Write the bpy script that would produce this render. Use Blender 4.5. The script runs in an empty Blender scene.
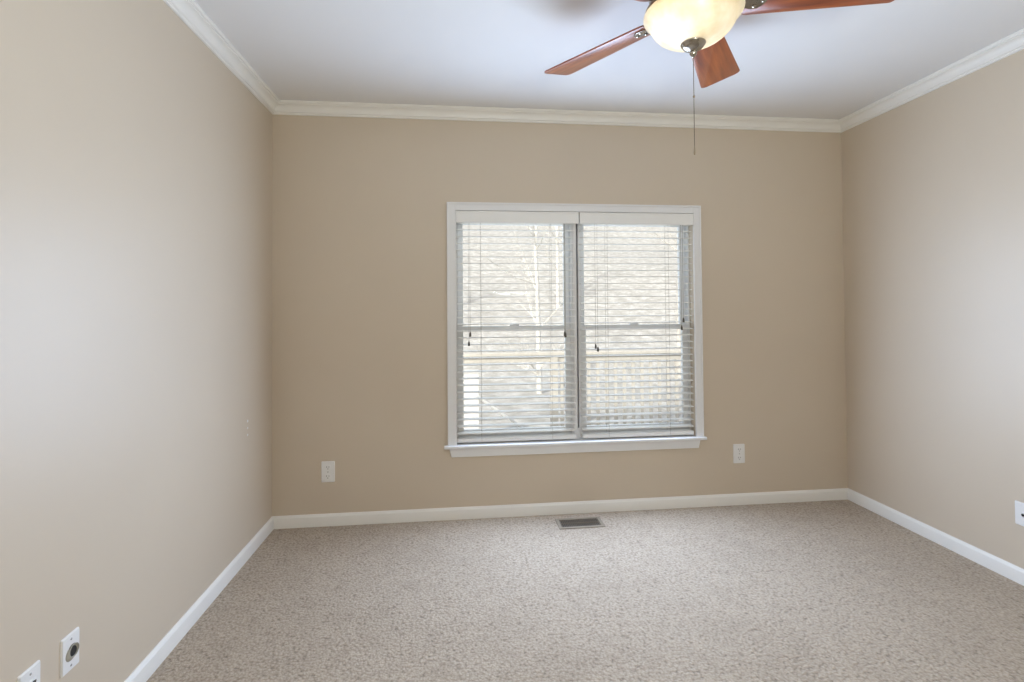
import bpy, bmesh, math, random
from mathutils import Vector, Matrix

scene = bpy.context.scene
COL = scene.collection
PI = math.pi

# ------------------------------------------------------------------ room size (metres)
XL, XR = -1.064, 2.4954        # left and right wall faces
YF, YB = -1.30, 3.0222         # front (behind camera) and back wall faces
H = 2.44                       # ceiling
CAMZ = 1.2474

# ------------------------------------------------------------------ camera
def make_camera():
    yaw, pitch, roll = 0.1063, 0.0179, 0.0073
    cy, sy, cp, sp = math.cos(yaw), math.sin(yaw), math.cos(pitch), math.sin(pitch)
    r = Vector((cy, -sy, 0)); f = Vector((sy*cp, cy*cp, sp)); d = f.cross(r)
    r2 = r*math.cos(roll) + d*math.sin(roll)
    d2 = -r*math.sin(roll) + d*math.cos(roll)
    cam = bpy.data.cameras.new('camera'); o = bpy.data.objects.new('camera', cam); COL.objects.link(o)
    u = -d2; b = -f
    o.matrix_world = Matrix(((r2.x, u.x, b.x, 0), (r2.y, u.y, b.y, 0), (r2.z, u.z, b.z, CAMZ), (0, 0, 0, 1)))
    cam.sensor_width = 36.0; cam.sensor_fit = 'HORIZONTAL'
    cam.lens = 503.0*36/1024
    cam.shift_x = 0.0; cam.shift_y = -(341-298.84)/1024
    cam.clip_start = 0.02; cam.clip_end = 300
    scene.camera = o
make_camera()

# ------------------------------------------------------------------ view, world, sun, area lights
vs = scene.view_settings
vs.view_transform = 'Standard'; vs.look = 'None'; vs.gamma = 1.0; vs.use_curve_mapping = False
vs.exposure = 0.0
SKY_STRENGTH = 0.30
SUN_STRENGTH = 3.5
WINDOW_FILL_W = 26.6      # added fill in front of each of the two sashes
FRONT_FILL_W = 9.5       # added fill lamp at the wall behind the camera
OUT_W = 6.0         # skylight stand-in lamps, added outside each sash
CEIL_W = 39.0         # added fill lamp turned up at the ceiling behind the camera
LAMP_W = 1.7         # bulbs in the fan bowl

w = bpy.data.worlds.new('world'); scene.world = w; w.use_nodes = True
wn = w.node_tree; bg = wn.nodes['Background']
sky = wn.nodes.new('ShaderNodeTexSky'); sky.sky_type = 'NISHITA'; sky.sun_disc = False
sky.sun_elevation = math.radians(38); sky.sun_rotation = math.radians(220); sky.air_density = 1.0; sky.dust_density = 3.0
haze = wn.nodes.new('ShaderNodeMix'); haze.data_type = 'RGBA'; haze.inputs['Factor'].default_value = 0.65
haze.inputs['B'].default_value = (2.1, 2.1, 2.1, 1)        # thin white overcast over the blue
wn.links.new(sky.outputs[0], haze.inputs['A']); wn.links.new(haze.outputs['Result'], bg.inputs[0]); bg.inputs[1].default_value = SKY_STRENGTH

def lamp(name, kind, loc, energy, color, direction=None, **kw):
    l = bpy.data.lights.new(name, kind); l.energy = energy; l.color = color
    for k, v in kw.items(): setattr(l, k, v)
    o = bpy.data.objects.new(name, l); COL.objects.link(o); o.location = loc
    if direction is not None:
        o.rotation_euler = Vector(direction).to_track_quat('-Z', 'Y').to_euler()
    return o
lamp('sun', 'SUN', (-6, -6, 12), SUN_STRENGTH, (1.0, 0.95, 0.86), (0.50, 0.72, -0.62), angle=math.radians(2))
for cx in (0.348, 1.110):            # added lamps on the room side of the slats, boosting the daylight
    for k in range(4):
        lamp('window_fill', 'AREA', (cx, YB-0.052, 0.64+0.31*k), WINDOW_FILL_W/4, (0.61, 0.775, 1.05), (0, -1, -0.21+0.07*k),
             shape='RECTANGLE', size=0.70, size_y=0.29)
for cx in (0.348, 1.110):  # added lamps outside the glass, so the slats and sashes glow
    lamp('outside_fill', 'AREA', (cx, YB+0.55, 1.35), OUT_W, (0.78, 0.89, 1.0), (0, -1, -0.35),
         shape='RECTANGLE', size=0.80, size_y=1.5)
lamp('ceiling_fill', 'AREA', (0.7, -0.35, 1.45), CEIL_W, (0.90, 1.0, 0.99), (0, 0.15, 1),
     shape='DISK', size=0.5)  # unseen upward lamp, added to brighten the ceiling
lamp('front_fill', 'AREA', (0.7, YF+0.05, 1.2), FRONT_FILL_W, (1.0, 0.82, 0.45), (0, 1, 0.25),
     shape='RECTANGLE', size=1.3, size_y=1.1)  # unseen warm lamp, added as fill for the far wall

try:
    scene.cycles.use_denoising = True
    scene.cycles.max_bounces = 12; scene.cycles.diffuse_bounces = 8
    scene.cycles.transparent_max_bounces = 24; scene.cycles.transmission_bounces = 10
    scene.cycles.caustics_reflective = False; scene.cycles.caustics_refractive = False
    scene.cycles.sample_clamp_indirect = 6.0
except Exception:
    pass

# ------------------------------------------------------------------ helpers
def tag(o, label=None, cat=None, group=None, kind=None):
    if label: o['label'] = label
    if cat: o['category'] = cat
    if group: o['group'] = group
    if kind: o['kind'] = kind
    return o

def empty(name, loc=(0, 0, 0), **kw):
    o = bpy.data.objects.new(name, None); COL.objects.link(o); o.location = loc
    o.empty_display_size = 0.05
    return tag(o, **kw)

def link(name, bm, mat, parent=None, smooth=None, **kw):
    bmesh.ops.recalc_face_normals(bm, faces=bm.faces[:])
    me = bpy.data.meshes.new(name); bm.to_mesh(me); bm.free()
    if mat: me.materials.append(mat)
    o = bpy.data.objects.new(name, me); COL.objects.link(o)
    if smooth is not None:
        for p in me.polygons: p.use_smooth = True
        if smooth < 179:
            me.set_sharp_from_angle(angle=math.radians(smooth))
    if parent: o.parent = parent
    return tag(o, **kw)

def bevel(bm, width, seg=2):
    if width > 0:
        bmesh.ops.bevel(bm, geom=bm.edges[:], offset=width, segments=seg, profile=0.5, affect='EDGES', clamp_overlap=True)

def box(bm, x0, x1, y0, y1, z0, z1, bev=0.0, seg=2):
    """a box; with bev its edges are rounded"""
    t = bmesh.new()
    vs_ = [t.verts.new((x, y, z)) for x in (x0, x1) for y in (y0, y1) for z in (z0, z1)]
    for f in ((0, 1, 3, 2), (4, 6, 7, 5), (0, 4, 5, 1), (2, 3, 7, 6), (0, 2, 6, 4), (1, 5, 7, 3)):
        t.faces.new([vs_[i] for i in f])
    bevel(t, bev, seg); merge(bm, t)
    return bm

def merge(bm, t, mat=None):
    if mat is not None: bmesh.ops.transform(t, matrix=mat, verts=t.verts[:])
    mp = {}
    for v in t.verts: mp[v] = bm.verts.new(v.co)
    for f in t.faces:
        try: bm.faces.new([mp[v] for v in f.verts])
        except ValueError: pass
    t.free()

def lathe(bm, prof, n=48, cx=0, cy=0, cz=0, axis='Z', close=False):
    """prof: list of (radius, height)"""
    rings = []
    for r, z in prof:
        if r < 1e-6:
            rings.append([bm.verts.new((cx, cy, cz+z))])
        else:
            rings.append([bm.verts.new((cx+r*math.cos(2*PI*i/n), cy+r*math.sin(2*PI*i/n), cz+z)) for i in range(n)])
    for a, b in zip(rings[:-1], rings[1:]):
        for i in range(n):
            j = (i+1) % n
            if len(a) == 1 and len(b) == 1: continue
            if len(a) == 1: bm.faces.new((a[0], b[i], b[j]))
            elif len(b) == 1: bm.faces.new((a[i], a[j], b[0]))
            else: bm.faces.new((a[i], a[j], b[j], b[i]))
    return bm

def tube(bm, pts, rad, n=8, cap=True):
    pts = [Vector(p) for p in pts]
    if not isinstance(rad, (list, tuple)): rad = [rad]*len(pts)
    rings = []
    prev = None
    for i, p in enumerate(pts):
        t = (pts[min(i+1, len(pts)-1)]-pts[max(i-1, 0)]).normalized()
        if prev is None:
            a = Vector((0, 0, 1)) if abs(t.z) < 0.9 else Vector((1, 0, 0))
            u = t.cross(a).normalized()
        else:
            u = (prev - t*prev.dot(t)).normalized()
        prev = u; v = t.cross(u)
        rings.append([bm.verts.new(p+(u*math.cos(2*PI*k/n)+v*math.sin(2*PI*k/n))*rad[i]) for k in range(n)])
    for a, b in zip(rings[:-1], rings[1:]):
        for k in range(n):
            j = (k+1) % n
            bm.faces.new((a[k], a[j], b[j], b[k]))
    if cap:
        bm.faces.new(rings[0][::-1]); bm.faces.new(rings[-1])
    return bm

def prism(bm, outline, z0, z1):
    a = [bm.verts.new((x, y, z0)) for x, y in outline]
    b = [bm.verts.new((x, y, z1)) for x, y in outline]
    n = len(a)
    bm.faces.new(a[::-1]); bm.faces.new(b)
    for i in range(n):
        j = (i+1) % n
        bm.faces.new((a[i], a[j], b[j], b[i]))
    return bm

def round_rect(w_, h_, r, n=5):
    out = []
    for cx, cy, a0 in ((w_/2-r, h_/2-r, 0), (-w_/2+r, h_/2-r, 90), (-w_/2+r, -h_/2+r, 180), (w_/2-r, -h_/2+r, 270)):
        for i in range(n+1):
            a = math.radians(a0+90*i/n); out.append((cx+r*math.cos(a), cy+r*math.sin(a)))
    return out

# ------------------------------------------------------------------ materials
def new_mat(name):
    m = bpy.data.materials.new(name); m.use_nodes = True
    nt = m.node_tree
    return m, nt, nt.nodes['Principled BSDF']

def srgb(r, g, b):
    f = lambda c: c/12.92 if c <= 0.04045 else ((c+0.055)/1.055)**2.4
    return (f(r/255), f(g/255), f(b/255), 1)

def coords(nt, scale=(1, 1, 1)):
    tc = nt.nodes.new('ShaderNodeTexCoord'); mp = nt.nodes.new('ShaderNodeMapping')
    mp.inputs['Scale'].default_value = scale
    nt.links.new(tc.outputs['Object'], mp.inputs['Vector'])
    return mp.outputs['Vector']

def noise(nt, vec, scale, detail=4, rough=0.6):
    n = nt.nodes.new('ShaderNodeTexNoise'); n.inputs['Scale'].default_value = scale
    n.inputs['Detail'].default_value = detail; n.inputs['Roughness'].default_value = rough
    nt.links.new(vec, n.inputs['Vector'])
    return n.outputs['Fac']

def ramp(nt, fac, stops):
    r = nt.nodes.new('ShaderNodeValToRGB')
    while len(r.color_ramp.elements) < len(stops): r.color_ramp.elements.new(0.5)
    for e, (p_, c) in zip(r.color_ramp.elements, stops): e.position = p_; e.color = c
    nt.links.new(fac, r.inputs['Fac'])
    return r.outputs['Color']

def bump(nt, bsdf, height, strength, dist):
    b = nt.nodes.new('ShaderNodeBump'); b.inputs['Strength'].default_value = strength
    b.inputs['Distance'].default_value = dist
    nt.links.new(height, b.inputs['Height']); nt.links.new(b.outputs['Normal'], bsdf.inputs['Normal'])

def plain(name, color, rough=0.5, metallic=0.0, var=0.04, scale=30, bump_s=0.0, spec=0.5):
    """one colour with a slight procedural mottling"""
    m, nt, b = new_mat(name)
    v = coords(nt); f = noise(nt, v, scale)
    lo = tuple(c*(1-var) for c in color[:3])+(1,); hi = tuple(min(1, c*(1+var)) for c in color[:3])+(1,)
    nt.links.new(ramp(nt, f, [(0.3, lo), (0.7, hi)]), b.inputs['Base Color'])
    b.inputs['Roughness'].default_value = rough; b.inputs['Metallic'].default_value = metallic
    b.inputs['Specular IOR Level'].default_value = spec
    if bump_s: bump(nt, b, f, bump_s, 0.002)
    return m

def wall_paint():
    m, nt, b = new_mat('tan_wall_paint')
    v = coords(nt)
    f = noise(nt, v, 1.3, 3)
    nt.links.new(ramp(nt, f, [(0.3, (0.595, 0.512, 0.412, 1)), (0.7, (0.615, 0.532, 0.430, 1))]), b.inputs['Base Color'])
    b.inputs['Roughness'].default_value = 0.44; b.inputs['Specular IOR Level'].default_value = 0.6
    bump(nt, b, noise(nt, v, 420, 3), 0.10, 0.001)
    return m

def ceiling_paint():
    return plain('ceiling_white', (0.76, 0.76, 0.77), 0.9, var=0.01, scale=3, spec=0.1)

def carpet():
    m, nt, b = new_mat('greige_carpet')
    v = coords(nt)
    big = noise(nt, v, 2.2, 3)
    tuft = noise(nt, v, 78, 5, 0.62)
    vo = nt.nodes.new('ShaderNodeTexVoronoi'); vo.inputs['Scale'].default_value = 105
    vo.inputs['Randomness'].default_value = 1.0
    nt.links.new(v, vo.inputs['Vector'])
    mx = nt.nodes.new('ShaderNodeMath'); mx.operation = 'MULTIPLY_ADD'
    nt.links.new(vo.outputs['Distance'], mx.inputs[0]); mx.inputs[1].default_value = -0.45
    nt.links.new(tuft, mx.inputs[2])
    col = ramp(nt, mx.outputs[0], [(0.0, (0.245, 0.197, 0.150, 1)), (0.17, (0.38, 0.311, 0.241, 1)), (0.36, (0.465, 0.388, 0.307, 1)), (0.58, (0.535, 0.453, 0.363, 1))])
    mix = nt.nodes.new('ShaderNodeMix'); mix.data_type = 'RGBA'; mix.blend_type = 'MULTIPLY'; mix.inputs['Factor'].default_value = 1.0
    nt.links.new(col, mix.inputs['A'])
    mid = noise(nt, v, 11, 3, 0.5)
    ad = nt.nodes.new('ShaderNodeMath'); ad.operation = 'MULTIPLY_ADD'
    nt.links.new(mid, ad.inputs[0]); ad.inputs[1].default_value = 0.8; nt.links.new(big, ad.inputs[2])
    nt.links.new(ramp(nt, ad.outputs[0], [(0.65, (0.90, 0.89, 0.88, 1)), (1.1, (1, 1, 1, 1))]), mix.inputs['B'])
    nt.links.new(mix.outputs['Result'], b.inputs['Base Color'])
    b.inputs['Roughness'].default_value = 1.0; b.inputs['Specular IOR Level'].default_value = 0.05
    b.inputs['Sheen Weight'].default_value = 0.15; b.inputs['Sheen Roughness'].default_value = 0.6
    bump(nt, b, mx.outputs[0], 0.6, 0.010)
    return m

def wood(name, c0, c1, c2, rough=0.28):
    m, nt, b = new_mat(name)
    v = coords(nt, (3.0, 34, 34))
    wv = noise(nt, v, 1.0, 6, 0.6)
    fine = noise(nt, coords(nt, (10, 220, 220)), 1.0, 3)
    mx = nt.nodes.new('ShaderNodeMath'); mx.operation = 'MULTIPLY_ADD'
    nt.links.new(fine, mx.inputs[0]); mx.inputs[1].default_value = 0.25; nt.links.new(wv, mx.inputs[2])
    nt.links.new(ramp(nt, mx.outputs[0], [(0.40, c0), (0.60, c1), (0.82, c2)]), b.inputs['Base Color'])
    b.inputs['Roughness'].default_value = rough
    b.inputs['Coat Weight'].default_value = 0.55; b.inputs['Coat Roughness'].default_value = 0.30
    return m

def metal(name, color, rough=0.25):
    return plain(name, color, rough, 1.0, var=0.06, scale=60)

def glass_pane():
    m = bpy.data.materials.new('window_glass'); m.use_nodes = True; nt = m.node_tree; nt.nodes.clear()
    out = nt.nodes.new('ShaderNodeOutputMaterial'); mix = nt.nodes.new('ShaderNodeMixShader')
    tr = nt.nodes.new('ShaderNodeBsdfTransparent'); tr.inputs[0].default_value = (0.97, 0.985, 0.98, 1)
    gl = nt.nodes.new('ShaderNodeBsdfGlossy'); gl.inputs['Roughness'].default_value = 0.02
    fr = nt.nodes.new('ShaderNodeFresnel'); fr.inputs['IOR'].default_value = 1.12
    nt.links.new(fr.outputs[0], mix.inputs[0]); nt.links.new(tr.outputs[0], mix.inputs[1]); nt.links.new(gl.outputs[0], mix.inputs[2])
    nt.links.new(mix.outputs[0], out.inputs[0])
    return m

def alabaster():
    m = bpy.data.materials.new('alabaster_glass'); m.use_nodes = True; nt = m.node_tree; nt.nodes.clear()
    out = nt.nodes.new('ShaderNodeOutputMaterial')
    v = coords(nt)
    f = noise(nt, v, 11, 4)
    c = ramp(nt, f, [(0.32, (0.80, 0.74, 0.60, 1)), (0.68, (0.98, 0.96, 0.90, 1))])
    tl = nt.nodes.new('ShaderNodeBsdfTranslucent'); df = nt.nodes.new('ShaderNodeBsdfDiffuse'); gl = nt.nodes.new('ShaderNodeBsdfGlossy')
    gl.inputs['Roughness'].default_value = 0.25
    nt.links.new(c, tl.inputs['Color']); nt.links.new(c, df.inputs['Color'])
    m1 = nt.nodes.new('ShaderNodeMixShader'); m1.inputs[0].default_value = 0.5
    nt.links.new(tl.outputs[0], m1.inputs[1]); nt.links.new(df.outputs[0], m1.inputs[2])
    m2 = nt.nodes.new('ShaderNodeMixShader'); m2.inputs[0].default_value = 0.05
    nt.links.new(m1.outputs[0], m2.inputs[1]); nt.links.new(gl.outputs[0], m2.inputs[2])
    nt.links.new(m2.outputs[0], out.inputs[0])
    return m

def leaf_litter():
    m, nt, b = new_mat('leaf_litter')
    v = coords(nt)
    a = noise(nt, v, 3.2, 8, 0.78)
    nt.links.new(ramp(nt, a, [(0.34, (0.39, 0.37, 0.34, 1)), (0.5, (0.53, 0.51, 0.48, 1)), (0.64, (0.73, 0.715, 0.69, 1))]), b.inputs['Base Color'])
    b.inputs['Roughness'].default_value = 1.0; b.inputs['Specular IOR Level'].default_value = 0.0
    return m

M = dict(
    wall=wall_paint(), ceil=ceiling_paint(), carpet=carpet(),
    trim=plain('trim_white', (0.82, 0.81, 0.785), 0.4, var=0.01, scale=8),
    casing=plain('casing_white', (0.78, 0.785, 0.80), 0.4, var=0.01, scale=8),
    blind=plain('blind_white', (0.84, 0.84, 0.83), 0.45, var=0.01, scale=12),
    vinyl=plain('sash_white', (0.82, 0.83, 0.85), 0.35, var=0.01, scale=10),
    cord=plain('cord_grey', (0.46, 0.45, 0.43), 0.8, var=0.1, scale=300),
    tassel=plain('tassel_taupe', (0.10, 0.09, 0.075), 0.6, var=0.1, scale=100),
    plastic=plain('plate_white', (0.80, 0.80, 0.80), 0.3, var=0.01, scale=20),
    ivory=plain('plate_almond', (0.82, 0.78, 0.72), 0.35, var=0.01, scale=20),
    dark=plain('dark_hollow', (0.02, 0.019, 0.018), 0.6, var=0.1, scale=60),
    grey=plain('recess_grey', (0.42, 0.41, 0.36), 0.5, var=0.05, scale=60),
    register=plain('register_brown', (0.16, 0.125, 0.09), 0.45, metallic=0.3, var=0.08, scale=60),
    register_rim=plain('register_tan', (0.27, 0.225, 0.17), 0.9, var=0.06, scale=60),
    cherry=wood('cherry_blade', (0.13, 0.026, 0.010, 1), (0.28, 0.066, 0.020, 1), (0.42, 0.12, 0.034, 1)),
    bronze=metal('aged_bronze', (0.36, 0.30, 0.22), 0.3),
    nickel=metal('brushed_nickel', (0.42, 0.39, 0.34), 0.2),
    chain=metal('chain_bronze', (0.20, 0.175, 0.14), 0.4),
    screw=metal('screw_metal', (0.40, 0.39, 0.38), 0.35),
    alabaster=alabaster(), glass=glass_pane(),
    litter=leaf_litter(),
    bark=plain('pale_bark', (0.80, 0.77, 0.72), 0.9, var=0.25, scale=14, bump_s=0.4),
    greybark=plain('grey_bark', (0.60, 0.57, 0.53), 0.9, var=0.25, scale=14, bump_s=0.4),
    railwood=plain('weathered_railing', (0.66, 0.625, 0.57), 0.8, var=0.08, scale=20),
    whitewood=plain('white_painted_post', (0.86, 0.86, 0.85), 0.5, var=0.02, scale=20),
)

# ------------------------------------------------------------------ room shell
WT = 0.16                      # wall thickness
OX0, OX1, OZ0, OZ1 = -0.015, 1.473, 0.430, 1.834     # window opening in the back wall

def shell():
    bm = bmesh.new(); box(bm, XL-WT, XR+WT, YF-WT, YB+WT, -0.12, 0.0)
    link('floor', bm, M['carpet'], kind='structure', label='beige speckled cut-pile carpet covering the whole floor', cat='floor')
    bm = bmesh.new(); box(bm, XL-WT, XR+WT, YF-WT, YB+WT, H, H+0.12)
    link('ceiling', bm, M['ceil'], kind='structure', label='flat white painted ceiling with a fan hung from it', cat='ceiling')
    bm = bmesh.new(); box(bm, XL-WT, XL, YF, YB, 0, H)
    wl = link('wall_left', bm, M['wall'], kind='structure', label='tan painted wall on the left with two plates near the floor', cat='wall')
    bm = bmesh.new(); box(bm, XR, XR+WT, YF, YB, 0, H)
    link('wall_right', bm, M['wall'], kind='structure', label='tan painted wall on the right with one jack plate at the edge', cat='wall')
    bm = bmesh.new(); box(bm, XL, XR, YF-WT, YF, 0, H)
    link('wall_front', bm, M['wall'], kind='structure', label='tan painted wall behind the camera', cat='wall')
    bm = bmesh.new()
    box(bm, XL-WT, OX0, YB, YB+WT, 0, H); box(bm, OX1, XR+WT, YB, YB+WT, 0, H)
    box(bm, OX0, OX1, YB, YB+WT, 0, OZ0); box(bm, OX0, OX1, YB, YB+WT, OZ1, H)
    link('wall_back', bm, M['wall'], kind='structure', label='tan painted far wall with the double window', cat='wall')
    # three patched nail holes near the far corner of the left wall
    for z, r in ((0.684, 0.0075), (0.649, 0.006), (0.614, 0.006)):
        t = bmesh.new(); lathe(t, [(0, 0.0016), (r*0.6, 0.0013), (r, 0.0)], 14)
        b2 = bmesh.new(); merge(b2, t, Matrix.Translation((XL, 2.686, z)) @ Matrix.Rotation(PI/2, 4, 'Y'))
        link('spackle_spot', b2, M['plastic'], wl, label='pale filled nail hole')
shell()

def moulding(name, side, prof, mat, label, cat, back=True):
    """prof: (offset from the wall, z); mitred at the corners"""
    bm = bmesh.new()
    ends = []
    for end in (0, 1):
        ring = []
        for o_, z in prof:
            if side == 'back': p_ = ((XL+o_) if end == 0 else (XR-o_), YB-o_, z)
            elif side == 'left': p_ = (XL+o_, (YF+o_) if end == 0 else (YB-o_), z)
            elif side == 'right': p_ = (XR-o_, (YF+o_) if end == 0 else (YB-o_), z)
            else: p_ = ((XL+o_) if end == 0 else (XR-o_), YF+o_, z)
            ring.append(bm.verts.new(p_))
        ends.append(ring)
    n = len(prof)
    for i in range(n):
        j = (i+1) % n
        bm.faces.new((ends[0][i], ends[0][j], ends[1][j], ends[1][i]))
    bm.faces.new(ends[0][::-1]); bm.faces.new(ends[1])
    return link(name, bm, mat, kind='structure', label=label, cat=cat, smooth=25)

BB = 0.0683
base_prof = [(0, -0.005), (0.014, -0.005), (0.014, BB-0.018), (0.0125, BB-0.012), (0.009, BB-0.008), (0.007, BB-0.003), (0.004, BB), (0, BB)]
CB = 2.3757
crown_prof = [(0, CB), (0.008, CB), (0.011, CB+0.003), (0.011, CB+0.009), (0.016, CB+0.011)]
for i in range(7):
    t = i/6; a = t*PI/2
    crown_prof.append((0.018+0.030*(1-math.cos(a)), CB+0.012+0.034*math.sin(a)))
crown_prof += [(0.049, H-0.013), (0.057, H-0.013), (0.060, H-0.009), (0.060, H), (0, H)]
for side, pos in (('back', 'under the window'), ('left', 'below the two left plates'), ('right', 'on the right wall'), ('front', 'behind the camera')):
    moulding('baseboard_'+side, side, base_prof, M['trim'], 'low white painted baseboard '+pos, 'baseboard')
for k, (side, pos) in enumerate((('back', 'above the window'), ('left', 'along the left wall'), ('right', 'along the right wall'), ('front', 'behind the camera'))):
    moulding('trim_%d' % (k+1), side, crown_prof, M['trim'], 'white crown moulding at the ceiling '+pos, 'moulding')

# ------------------------------------------------------------------ window
def window_trim():
    # casing: two legs and a head, mitred look with a small outer back-band
    bm = bmesh.new()
    yo, yi = YB-0.018, YB
    x0, x1, zt, zb = -0.066, 1.516, 1.880, 0.430
    ix0, ix1, iz = -0.013, 1.470, 1.832
    box(bm, x0, ix0, yo, yi, zb, zt, 0.002); box(bm, ix1, x1, yo, yi, zb, zt, 0.002)
    box(bm, ix0, ix1, yo, yi, iz, zt, 0.002)
    # raised back-band round the outside edge
    box(bm, x0, x0+0.012, yo-0.005, yo, zb, zt, 0.0015); box(bm, x1-0.012, x1, yo-0.005, yo, zb, zt, 0.0015)
    box(bm, x0+0.012, x1-0.012, yo-0.005, yo, zt-0.012, zt, 0.0015)
    c = link('trim_5', bm, M['casing'], kind='structure', label='white flat casing framing the double window', cat='window casing')
    bm = bmesh.new()
    box(bm, -0.088, 1.530, YB-0.036, YB, 0.419, 0.437, 0.004, 3)
    box(bm, OX0, OX1, YB, YB+0.13, 0.419, 0.4365)
    link('trim_6', bm, M['casing'], kind='structure', label='white window stool, the ledge under both blinds', cat='window sill')
    bm = bmesh.new()
    prof = [(-0.058, 0.419), (1.497, 0.419), (1.485, 0.366), (-0.046, 0.366)]
    a = [bm.verts.new((x, YB-0.015, z)) for x, z in prof]; b = [bm.verts.new((x, YB, z)) for x, z in prof]
    bm.faces.new(a); bm.faces.new(b[::-1])
    for i in range(4):
        j = (i+1) % 4; bm.faces.new((a[i], b[i], b[j], a[j]))
    bevel(bm, 0.003)
    link('trim_7', bm, M['casing'], kind='structure', label='white apron board under the window stool', cat='window apron')
    # mullion: two jamb boards with a narrow groove between, closed at the foot
    bm = bmesh.new()
    z0, z1 = 0.437, 1.832
    box(bm, 0.708, 0.733, YB+0.050, YB+0.15, z0, z1, 0.0015); box(bm, 0.743, 0.752, YB+0.050, YB+0.15, z0, z1, 0.0015)
    box(bm, 0.733, 0.743, YB+0.140, YB+0.15, z0, z1)
    box(bm, 0.733, 0.743, YB+0.052, YB+0.140, z0, 0.50)
    link('trim_8', bm, M['casing'], kind='structure', label='white mullion post between the two window units', cat='mullion')
window_trim()

def frame_bm(x0, x1, z0, z1, y0, y1, sl, st, sb, bev=0.003):
    bm = bmesh.new()
    box(bm, x0, x0+sl, y0, y1, z0, z1, bev); box(bm, x1-sl, x1, y0, y1, z0, z1, bev)
    box(bm, x0+sl, x1-sl, y0, y1, z1-st, z1, bev); box(bm, x0+sl, x1-sl, y0, y1, z0, z0+sb, bev)
    return bm

def make_window(name, x0, x1, label):
    root = empty(name, ((x0+x1)/2, YB+0.10, OZ0), kind='structure', label=label, cat='window')
    off = root.location
    def add(nm, bm, mat, parent=root, **kw):
        o = link(nm, bm, mat, None, **kw); o.parent = parent
        if parent is root: o.matrix_parent_inverse = Matrix.Translation(-off)
        return o
    jl = 0.010
    bm = bmesh.new()
    box(bm, x0, x0+jl, YB+0.060, YB+0.155, 0.437, OZ1); box(bm, x1-jl, x1, YB+0.060, YB+0.155, 0.437, OZ1)
    box(bm, x0+jl, x1-jl, YB+0.060, YB+0.155, OZ1-0.02, OZ1); box(bm, x0+jl, x1-jl, YB+0.060, YB+0.155, 0.437, 0.452)
    add('frame', bm, M['vinyl'])
    a, b = x0+jl, x1-jl
    zm = 1.118
    lo = add('lower_sash', frame_bm(a, b, 0.452, zm+0.018, YB+0.075, YB+0.105, 0.034, 0.030, 0.050), M['vinyl'])
    up = add('upper_sash', frame_bm(a, b, zm-0.014, OZ1-0.02, YB+0.108, YB+0.138, 0.034, 0.045, 0.030), M['vinyl'])
    for sash, (z0, z1), y in ((lo, (0.50, zm-0.010), YB+0.090), (up, (zm+0.014, OZ1-0.063), YB+0.123)):
        bm = bmesh.new(); box(bm, a+0.030, b-0.030, y-0.002, y+0.002, z0, z1)
        add('pane', bm, M['glass'], sash)
    # sash lock on the meeting rail
    bm = bmesh.new(); cx = (a+b)/2
    box(bm, cx-0.028, cx+0.028, YB+0.078, YB+0.100, zm+0.018, zm+0.026, 0.003)
    box(bm, cx-0.008, cx+0.026, YB+0.082, YB+0.096, zm+0.026, zm+0.034, 0.003)
    add('sash_lock', bm, M['vinyl'], lo)
    return root
make_window('window_1', OX0, 0.708, 'white double-hung window unit behind the left blind')
make_window('window_2', 0.752, OX1, 'white double-hung window unit behind the right blind')

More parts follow.
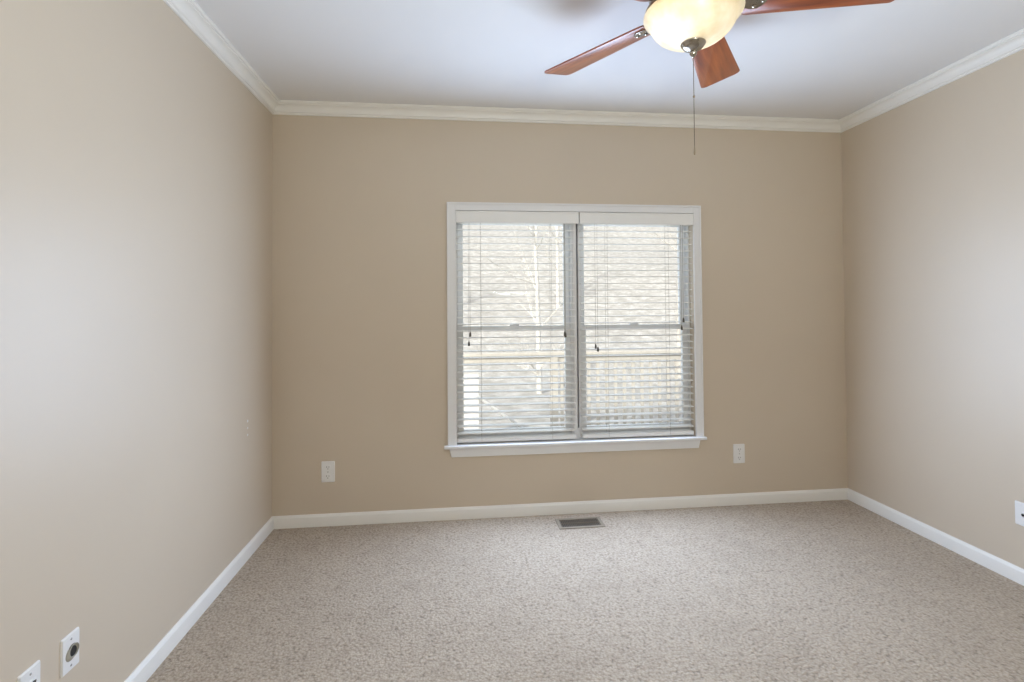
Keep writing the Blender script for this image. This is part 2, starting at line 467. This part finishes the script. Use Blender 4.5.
# ------------------------------------------------------------------ blinds
SY = YB+0.031                # slat centre line
PITCH = 0.0408
def make_blind(x0, x1, vx0, vx1, ladders, tilt_x, tilt_ends, lift_x, lift_ends, label):
    root = empty('window_blind', ((x0+x1)/2, SY, 1.80), label=label, cat='window blind', group='faux wood blinds in the double window')
    off = root.location.copy()
    def add(nm, bm, mat, parent=root, **kw):
        o = link(nm, bm, mat, None, **kw); o.parent = parent
        if parent is root: o.matrix_parent_inverse = Matrix.Translation(-off)
        return o
    # valance with a small bead top and bottom and short returns
    bm = bmesh.new()
    box(bm, vx0, vx1, YB-0.016, YB-0.004, 1.759, 1.829, 0.002)
    box(bm, vx0, vx1, YB-0.0185, YB-0.015, 1.818, 1.829, 0.0015); box(bm, vx0, vx1, YB-0.0185, YB-0.015, 1.759, 1.770, 0.0015)
    add('valance', bm, M['blind'])
    bm = bmesh.new(); box(bm, x0+0.002, x1-0.002, YB+0.006, YB+0.058, 1.782, 1.831, 0.002)
    add('head_rail', bm, M['blind'])
    # slats: thin, slightly crowned boards
    bm = bmesh.new(); zs = []
    for i in range(-1, 31):
        z = 1.7217-PITCH*i; zs.append(z)
        t = bmesh.new()
        tilt = math.radians(2.0)
        prof = []
        for s in (-1, -0.5, 0, 0.5, 1): prof.append((0.025*s, 0.0012*(1-s*s)+0.0019))
        for s in (1, 0.5, 0, -0.5, -1): prof.append((0.025*s, 0.0012*(1-s*s)-0.0019))
        ca, sa = math.cos(tilt), math.sin(tilt)
        A = [t.verts.new((x0, SY+y*ca-q*sa, z+y*sa+q*ca)) for y, q in prof]
        B = [t.verts.new((x1, SY+y*ca-q*sa, z+y*sa+q*ca)) for y, q in prof]
        n = len(prof)
        t.faces.new(A); t.faces.new(B[::-1])
        for k in range(n):
            j = (k+1) % n; t.faces.new((A[k], B[k], B[j], A[j]))
        merge(bm, t)
    add('slats', bm, M['blind'])
    bm = bmesh.new(); box(bm, x0, x1, SY-0.026, SY+0.026, 0.445, 0.469, 0.003)
    add('bottom_rail', bm, M['blind'])
    for lx in ladders:
        bm = bmesh.new()
        for dy in (-0.0265, 0.0265): tube(bm, [(lx, SY+dy, 0.452), (lx, SY+dy, 1.79)], 0.0009, 6)
        for z in zs: tube(bm, [(lx, SY-0.0265, z-0.0028), (lx, SY+0.0265, z-0.0010)], 0.0006, 4)
        add('ladder_cord', bm, M['cord'])
    yc = YB-0.001
    def corded(nm, xs, ends, rad):
        for cx, ze in zip(xs, ends):
            yy = SY-0.0300
            bm = bmesh.new(); tube(bm, [(cx, yy, ze), (cx, yy, 1.79)], rad, 8)
            c = add(nm, bm, M['cord'])
            bm = bmesh.new()
            lathe(bm, [(0, 0.0), (0.0058, 0.0), (0.0066, 0.004), (0.0060, 0.018), (0.0032, 0.028), (0.0016, 0.030), (0, 0.030)], 16, cx, yy, ze-0.029)
            add('tassel', bm, M['tassel'], c, smooth=40, label='dark taupe tassel')
    corded('tilt_cord', tilt_x, tilt_ends, 0.0009)
    corded('lift_cord', lift_x, lift_ends, 0.0019)
    return root
make_blind(-0.011, 0.712, -0.012, 0.735, (0.136, 0.566), (0.062, 0.070), (1.050, 1.105), (0.6450, 0.6500), (1.102, 1.094),
           'left white slatted blind, its two tilt tassels hanging at different heights')
make_blind(0.752, 1.465, 0.741, 1.469, (0.918, 1.311), (0.838, 0.852), (1.022, 1.004), (1.3905, 1.4020), (1.130, 1.178),
           'right white slatted blind, its two tilt tassels hanging close together at the left')

# ------------------------------------------------------------------ ceiling fan
FX, FY = 0.799, 1.620
FINZ = 2.097                 # tip of the finial
def make_fan():
    root = empty('ceiling_fan', (FX, FY, H), label='ceiling fan with cherry blades and lit cream glass bowl', cat='ceiling fan')
    off = Vector((FX, FY, H))
    def add(nm, bm, mat, parent=root, **kw):
        o = link(nm, bm, mat, None, **kw); o.parent = parent
        return o
    # everything below is in fan coordinates, z measured from the ceiling
    ZB = 2.2657-H
    bm = bmesh.new()
    lathe(bm, [(0, 0), (0.080, 0), (0.084, -0.006), (0.084, -0.016), (0.076, -0.030), (0.070, -0.034), (0.120, -0.044), (0.140, -0.060),
               (0.145, -0.085), (0.145, -0.120), (0.138, -0.138), (0.118, -0.146), (0.0, -0.146)], 64)
    add('motor_housing', bm, M['bronze'], smooth=35)
    bm = bmesh.new()
    lathe(bm, [(0, -0.146), (0.085, -0.146), (0.090, -0.150), (0.090, -0.158), (0.120, -0.162), (0.148, -0.170), (0.157, -0.178), (0.1585, -0.184), (0.1585, -0.191), (0.155, -0.191),
               (0.150, -0.182), (0, -0.180)], 64)
    add('light_fitter', bm, M['bronze'], smooth=35)
    # glass bowl: flared lip, waist, round belly
    outer = [(0.176, -0.178), (0.1795, -0.182), (0.1800, -0.187), (0.1765, -0.193), (0.170, -0.200), (0.1625, -0.208), (0.1570, -0.217), (0.1520, -0.228), (0.1430, -0.243),
             (0.1290, -0.259), (0.1100, -0.274), (0.0880, -0.286), (0.0620, -0.295), (0.0340, -0.300), (0.012, -0.301)]
    outer = [(r*0.905, -0.301+(z+0.301)*0.89) for r, z in outer]
    th = 0.005
    inner = [(max(r-th, 0.012), z+th*0.9) for r, z in outer[::-1]]
    bm = bmesh.new(); lathe(bm, outer+inner+[outer[0]], 72)
    bmesh.ops.remove_doubles(bm, verts=bm.verts[:], dist=1e-5)
    add('light_bowl', bm, M['alabaster'], smooth=60)
    # finial that holds the bowl
    z0 = -0.301
    bm = bmesh.new()
    lathe(bm, [(0, z0+0.010), (0.036, z0+0.010), (0.0405, z0+0.006), (0.0415, z0+0.002), (0.0400, z0-0.002), (0.0375, z0-0.004), (0.0350, z0-0.009), (0.0290, z0-0.015), (0.0200, z0-0.019),
               (0.0130, z0-0.021), (0.0105, z0-0.024), (0.0120, z0-0.028), (0.0120, z0-0.033), (0.008, z0-0.039), (0.004, z0-0.044), (0, z0-0.045)], 40)
    fin = add('finial', bm, M['nickel'], smooth=35)
    # blades: round-cornered boards on irons
    R0, R1, W0, W1, PT = 0.150, 0.640, 0.118, 0.168, -0.242
    for k in range(5):
        az = 0.9341+k*2*PI/5
        bm = bmesh.new()
        out = []
        def corner(cx, cy, r, a0, a1, n=6):
            for i in range(n+1):
                a = math.radians(a0+(a1-a0)*i/n); out.append((cx+r*math.cos(a), cy+r*math.sin(a)))
        rc = 0.020
        corner(R1-rc, W1/2-rc, rc, 0, 90); corner(R0+0.03, W0/2-0.03, 0.03, 90, 180)
        corner(R0+0.03, -W0/2+0.03, 0.03, 180, 270); corner(R1-rc, -W1/2+rc, rc, 270, 360)
        prism(bm, out, -0.003, 0.003)
        bevel_edges = [e for e in bm.edges if abs(e.verts[0].co.z-e.verts[1].co.z) < 1e-6]
        bmesh.ops.bevel(bm, geom=bevel_edges, offset=0.0012, segments=2, profile=0.5, affect='EDGES')
        bl = add('blade', bm, M['cherry'], smooth=40)
        bl.location = (0, 0, ZB); bl.rotation_euler = (PT, 0, az)
        bl.rotation_mode = 'XYZ'
        # iron: neck from the motor to a rounded plate under the blade root, three screws
        bm = bmesh.new()
        plate = []
        for x, y in ((0.105, 0.016), (0.140, 0.016), (0.160, 0.020), (0.188, 0.032), (0.208, 0.032), (0.222, 0.022), (0.232, 0.010), (0.235, 0.0)):
            plate.append((x, y))
        plate = plate+[(x, -y) for x, y in plate[::-1][1:]]
        prism(bm, plate, -0.0075, -0.0032)
        bmesh.ops.bevel(bm, geom=[e for e in bm.edges if abs(e.verts[0].co.z-e.verts[1].co.z) < 1e-6], offset=0.0012, segments=2, profile=0.5, affect='EDGES')
        for sx, sy in ((0.198, 0.019), (0.198, -0.019), (0.223, 0.0)):
            lathe(bm, [(0.0065, -0.0070), (0.0060, -0.0100), (0.003, -0.0115), (0, -0.0118)], 12, sx, sy, 0)
        add('blade_iron', bm, M['nickel'], bl, smooth=35)
    # pull chain, hanging from the finial
    zt = z0-0.044; zl = zt-0.330
    bm = bmesh.new()
    tube(bm, [(0, 0, zt+0.004), (0, 0, zl+0.02)], 0.0011, 8)
    n = 0
    z = zt
    while z > zl+0.02:
        bmesh.ops.create_icosphere(bm, subdivisions=1, radius=0.0017, matrix=Matrix.Translation((0, 0, z))); z -= 0.006
    ch = add('pull_chain', bm, M['chain'])
    bm = bmesh.new(); lathe(bm, [(0, 0.006), (0.0026, 0.004), (0.0040, 0.0), (0.0026, -0.004), (0, -0.006)], 16, 0, 0, zt-0.135)
    add('chain_coupling', bm, M['bronze'], ch, smooth=60)
    bm = bmesh.new(); lathe(bm, [(0, 0.012), (0.0015, 0.012), (0.0026, 0.004), (0.0034, -0.008), (0.0022, -0.016), (0, -0.017)], 16, 0, 0, zl+0.012)
    add('chain_fob', bm, M['bronze'], ch, smooth=60)
    # two bulbs inside the bowl
    for dx, dy, e in ((-0.072, -0.035, 1.0), (0.066, 0.040, 0.35)):
        lamp('bulb_light', 'POINT', (FX+dx, FY+dy, H-0.222), LAMP_W*e, (1.0, 0.89, 0.72), shadow_soft_size=0.03)
    return root
make_fan()

# ------------------------------------------------------------------ wall plates
def plate_bm(w_, h_, d=0.006):
    bm = bmesh.new()
    o = round_rect(w_, h_, 0.004); i = round_rect(w_-0.006, h_-0.006, 0.003)
    n = len(o)
    r0 = [bm.verts.new((x, y, 0)) for x, y in o]; r1 = [bm.verts.new((x, y, d*0.45)) for x, y in o]; r2 = [bm.verts.new((x, y, d)) for x, y in i]
    for a, b in ((r0, r1), (r1, r2)):
        for k in range(n):
            j = (k+1) % n; bm.faces.new((a[k], a[j], b[j], b[k]))
    bm.faces.new(r2); bm.faces.new(r0[::-1])
    return bm
def screw_bm(x, y, z):
    bm = bmesh.new(); lathe(bm, [(0, z+0.0012), (0.0022, z+0.0010), (0.0034, z), (0.0034, z-0.001)], 14, x, y)
    return bm

# local plate frame: x right, y up, z out of the wall
ROT = {'back': Matrix(((1, 0, 0, 0), (0, 0, -1, 0), (0, 1, 0, 0), (0, 0, 0, 1))),
       'left': Matrix(((0, 0, 1, 0), (1, 0, 0, 0), (0, 1, 0, 0), (0, 0, 0, 1))),
       'right': Matrix(((0, 0, -1, 0), (-1, 0, 0, 0), (0, 1, 0, 0), (0, 0, 0, 1)))}
def place(root, side, loc, roll=0.0):
    root.matrix_world = Matrix.Translation(loc) @ ROT[side] @ Matrix.Rotation(roll, 4, 'Z')

def duplex(loc, label):
    root = empty('wall_outlet', label=label, cat='power outlet', group='duplex outlets on the far wall')
    link('plate', plate_bm(0.075, 0.120), M['plastic'], root, smooth=30)
    for cy in (0.026, -0.026):
        bm = bmesh.new()
        out = []
        for i in range(24):
            a = 2*PI*i/24; x = 0.0172*math.cos(a); y = 0.0172*math.sin(a)
            out.append((x, max(-0.0135, min(0.0135, y))))
        clean = [out[0]]
        for q in out[1:]:
            if (q[0]-clean[-1][0])**2+(q[1]-clean[-1][1])**2 > 1e-9: clean.append(q)
        prism(bm, [(x, y+cy) for x, y in clean], 0.004, 0.0078)
        s = link('socket', bm, M['plastic'], root)
        for x, h_ in ((-0.0063, 0.0085), (0.0063, 0.0070)):
            bm = bmesh.new(); box(bm, x-0.0011, x+0.0011, cy+0.001-h_/2+0.002, cy+0.001+h_/2+0.002, 0.0070, 0.0082)
            link('slot', bm, M['dark'], s, label='dark slot')
        bm = bmesh.new(); lathe(bm, [(0, 0.0082), (0.0024, 0.0082), (0.0024, 0.0070)], 12, 0, cy-0.008)
        link('ground_hole', bm, M['dark'], s, label='dark round hole')
    link('screw', screw_bm(0, 0, 0.006), M['screw'], root, smooth=40)
    place(root, 'back', loc)
duplex((-0.7535, YB, 0.3085), 'white duplex outlet on the far wall left of the window')
duplex((1.755, YB, 0.3180), 'white duplex outlet on the far wall right of the window')

def cable_plate():
    root = empty('cable_plate', label='white plate with a round black hole on the left wall', cat='wall plate')
    link('plate', plate_bm(0.0645, 0.100, 0.006), M['plastic'], root, smooth=30)
    # round bushing with a hollow mouth
    bm = bmesh.new()
    n = 36
    rings = []
    for cx, cy, r, z in ((-0.0030, -0.0045, 0.0175, 0.0055), (-0.0025, -0.0035, 0.0175, 0.0075), (0.0025, 0.0025, 0.0174, 0.0115), (0.0032, 0.0032, 0.0170, 0.0122), (0.0035, 0.0035, 0.0160, 0.0120), (0.0035, 0.0035, 0.0158, 0.0066)):
        rings.append([bm.verts.new((cx+r*math.cos(2*PI*i/n), cy+r*math.sin(2*PI*i/n), z)) for i in range(n)])
    for p_, q in zip(rings[:-1], rings[1:]):
        for i in range(n): bm.faces.new((p_[i], p_[(i+1) % n], q[(i+1) % n], q[i]))
    link('bushing', bm, M['grey'], root, smooth=40, label='grey round bushing')
    bm = bmesh.new(); lathe(bm, [(0, 0.0085), (0.0159, 0.0085), (0.0159, 0.0066)], 30, 0.0035, 0.0035)
    link('hole', bm, M['dark'], root, label='black hole')
    for y in (0.0355, -0.0355): link('screw', screw_bm(0, y, 0.006), M['screw'], root, smooth=40)
    place(root, 'left', (XL, 1.514, 0.3150))
cable_plate()

def jack_plate_left():
    root = empty('jack_plate', label='white plate cut off by the bottom left corner of the photo', cat='wall plate')
    link('plate', plate_bm(0.0645, 0.100, 0.006), M['plastic'], root, smooth=30)
    bm = bmesh.new(); box(bm, -0.0125, 0.0165, -0.012, 0.019, 0.005, 0.0085, 0.001)
    j = link('jack', bm, M['plastic'], root)
    bm = bmesh.new(); prism(bm, [(-0.006, 0.004), (0.012, 0.006), (0.014, 0.013), (0.006, 0.015), (-0.008, 0.010)], 0.0082, 0.0089)
    link('opening', bm, M['dark'], j, label='dark jack opening')
    for y in (0.0355, -0.0355): link('screw', screw_bm(0, y, 0.006), M['screw'], root, smooth=40)
    place(root, 'left', (XL, 1.382, 0.3140))
jack_plate_left()

def jack_plate_right():
    root = empty('jack_plate', label='white plate with a small black jack on the right wall', cat='wall plate')
    link('plate', plate_bm(0.074, 0.104, 0.006), M['plastic'], root, smooth=30)
    bm = bmesh.new(); lathe(bm, [(0.0095, 0.0055), (0.0090, 0.0085), (0.0065, 0.0090), (0.0065, 0.0075)], 6)
    link('jack_nut', bm, M['screw'], root)
    bm = bmesh.new(); lathe(bm, [(0, 0.0130), (0.0030, 0.0127), (0.0048, 0.0115), (0.0050, 0.0060)], 20)
    link('jack', bm, M['dark'], root, smooth=40, label='black jack')
    for y in (0.038, -0.038): link('screw', screw_bm(0, y, 0.006), M['plastic'], root, smooth=40)
    place(root, 'right', (XR, 1.997, 0.3110))
jack_plate_right()

# ------------------------------------------------------------------ floor register
def make_register():
    x0, x1, y0, y1 = 0.558, 0.825, 2.805, 2.940
    root = empty('floor_register', ((x0+x1)/2, (y0+y1)/2, 0), label='small brown metal floor vent in the carpet under the window', cat='floor vent')
    off = root.location
    def add(nm, bm, mat, parent=root, **kw):
        o = link(nm, bm, mat, None, **kw); o.parent = parent
        o.matrix_parent_inverse = Matrix.Translation(-off)
        return o
    bm = bmesh.new(); f = 0.020
    box(bm, x0, x0+f, y0, y1, 0.0, 0.005, 0.0015); box(bm, x1-f, x1, y0, y1, 0.0, 0.005, 0.0015)
    box(bm, x0+f, x1-f, y0, y0+f, 0.0, 0.005, 0.0015); box(bm, x0+f, x1-f, y1-f, y1, 0.0, 0.005, 0.0015)
    add('rim', bm, M['register_rim'])
    bm = bmesh.new()
    n = 22
    for i in range(n):
        x = x0+f+(x1-x0-2*f)*(i+0.5)/n
        box(bm, x-0.0020, x+0.0020, y0+f, y1-f, 0.0004, 0.0038)
    box(bm, x0+f, x1-f, (y0+y1)/2-0.003, (y0+y1)/2+0.003, 0.0004, 0.0042)
    add('grille', bm, M['register'])
    bm = bmesh.new(); box(bm, x0+f, x1-f, y0+f, y1-f, 0.0001, 0.0009)
    add('duct', bm, M['dark'], label='dark duct behind the grille')
make_register()

# ------------------------------------------------------------------ outside the window
def outdoors():
    rnd = random.Random(5)
    # ground with a wooded slope rising behind
    bm = bmesh.new(); nx, ny = 40, 50
    grid = []
    for j in range(ny+1):
        y = YB+0.4+j*1.0
        row = []
        for i in range(nx+1):
            x = -24+i*1.35
            z = -0.6+max(0, y-11)*0.29+0.25*math.sin(x*0.35+1)*math.sin(y*0.23)
            row.append(bm.verts.new((x, y, z)))
        grid.append(row)
    for j in range(ny):
        for i in range(nx): bm.faces.new((grid[j][i], grid[j][i+1], grid[j+1][i+1], grid[j+1][i]))
    link('ground', bm, M['litter'], kind='structure', label='pale leaf covered slope seen through the blinds', cat='ground', smooth=180)
    # deck railing
    ry = 6.2
    root = empty('garden_railing', (0.8, ry, -0.55), label='weathered wooden railing outside, its top rail crossing both windows', cat='railing')
    off = root.location
    def add(nm, bm, mat, parent=root, **kw):
        o = link(nm, bm, mat, None, **kw); o.parent = parent; o.matrix_parent_inverse = Matrix.Translation(-off)
        return o
    bm = bmesh.new(); box(bm, -2.2, 5.2, ry-0.07, ry+0.07, 0.655, 0.695, 0.006)
    box(bm, -2.2, 5.2, ry-0.02, ry+0.02, 0.575, 0.655, 0.004)
    add('top_rail', bm, M['railwood'])
    bm = bmesh.new(); box(bm, -2.2, 5.2, ry-0.02, ry+0.02, -0.42, -0.34, 0.004)
    add('bottom_rail', bm, M['railwood'])
    x = 1.28
    while x < 5.0:
        bm = bmesh.new(); box(bm, x-0.018, x+0.018, ry-0.018, ry+0.018, -0.34, 0.575, 0.003)
        add('baluster', bm, M['railwood']); x += 0.115
    for px in (-2.2, 1.18, 5.2):
        bm = bmesh.new(); box(bm, px-0.045, px+0.045, ry-0.045, ry+0.045, -0.75, 0.655, 0.005)
        add('post', bm, M['railwood'])
    # white square post in front of the railing
    root2 = empty('garden_post', (0.13, ry-0.35, -0.6), label='bright white square post outside the left window', cat='post')
    bm = bmesh.new(); box(bm, -0.098, 0.098, -0.098, 0.098, -0.1, 1.10, 0.006)
    link('shaft', bm, M['whitewood'], root2)
    bm = bmesh.new(); box(bm, -0.105, 0.105, -0.105, 0.105, 1.10, 1.125, 0.006)
    link('cap', bm, M['whitewood'], root2)
    # pale handrail dropping away to the right of the post
    bm = bmesh.new(); tube(bm, [(0.20, ry-0.5, 0.26), (0.62, ry-0.42, -0.06), (0.95, ry-0.3, -0.33)], 0.017, 10)
    tube(bm, [(0.95, ry-0.3, -0.33), (0.95, ry-0.3, -0.75)], 0.017, 10)
    r = link('garden_handrail', bm, M['whitewood'], label='thin white handrail sloping down beside the white post', cat='handrail', smooth=60)
    # bare trees
    def tree(x, y, h, lean, mat, label, seed):
        rr = random.Random(seed)
        z0 = -0.6+max(0, y-11)*0.29-0.3
        bm = bmesh.new()
        r0 = 0.028+0.0065*h
        pts = []; n = 9
        for i in range(n):
            t = i/(n-1)
            pts.append(Vector((lean*t*h*0.3+rr.uniform(-.05, .05)*h*.15*t, rr.uniform(-.03, .03)*h*.15, h*t)))
        tube(bm, pts, [r0*(1-0.8*i/(n-1)) for i in range(n)], 8)
        def branch(p, d, ln, r, depth):
            q = [p]; dd = d.copy()
            for i in range(4):
                dd = (dd+Vector((rr.uniform(-.25, .25), rr.uniform(-.25, .25), rr.uniform(-.05, .2)))).normalized()
                q.append(q[-1]+dd*ln/4)
            tube(bm, q, [r, r*.8, r*.6, r*.45, r*.25], 5)
            if depth > 0:
                for k in range(4 if depth > 1 else 3):
                    i = rr.randint(1, 4)
                    nd = (dd+Vector((rr.uniform(-.9, .9), rr.uniform(-.9, .9), rr.uniform(-.2, .6)))).normalized()
                    branch(q[i], nd, ln*rr.uniform(.45, .65), r*.45, depth-1)
        for k in range(13):
            t = rr.uniform(0.15, 0.95); i = int(t*(n-1)); p_ = pts[i].lerp(pts[min(i+1, n-1)], t*(n-1)-i)
            a = rr.uniform(0, 2*PI)
            branch(p_, Vector((math.cos(a), math.sin(a), rr.uniform(0.2, 0.9))).normalized(), h*rr.uniform(.14, .24), r0*.34*(1-.5*t), 2)
        o = link('tree', bm, mat, smooth=60, label=label, cat='tree', group='bare trees outside'); o.location = (x, y, z0)
    spec = [(1.55, 9.6, 5.2, -0.05, 'bark', 'slim pale bare tree seen through the upper part of the left blind'),
            (5.2, 11.5, 6.0, 0.05, 'greybark', 'grey bare tree seen through the right edge of the right blind'),
            (-2.0, 15.5, 7.0, 0.10, 'greybark', 'grey bare tree at the far left edge of the left blind'),
            (3.6, 18.0, 7.0, 0.0, 'bark', 'pale bare tree higher up the slope, behind the mullion'),
            (9.6, 19.5, 7.5, -0.1, 'bark', 'pale bare tree higher up the slope, behind the right blind')]
    for k, (x, y, h, ln, mt, lb) in enumerate(spec): tree(x, y, h, ln, M[mt], lb, 10+k)
outdoors()
bpy.context.view_layer.update()
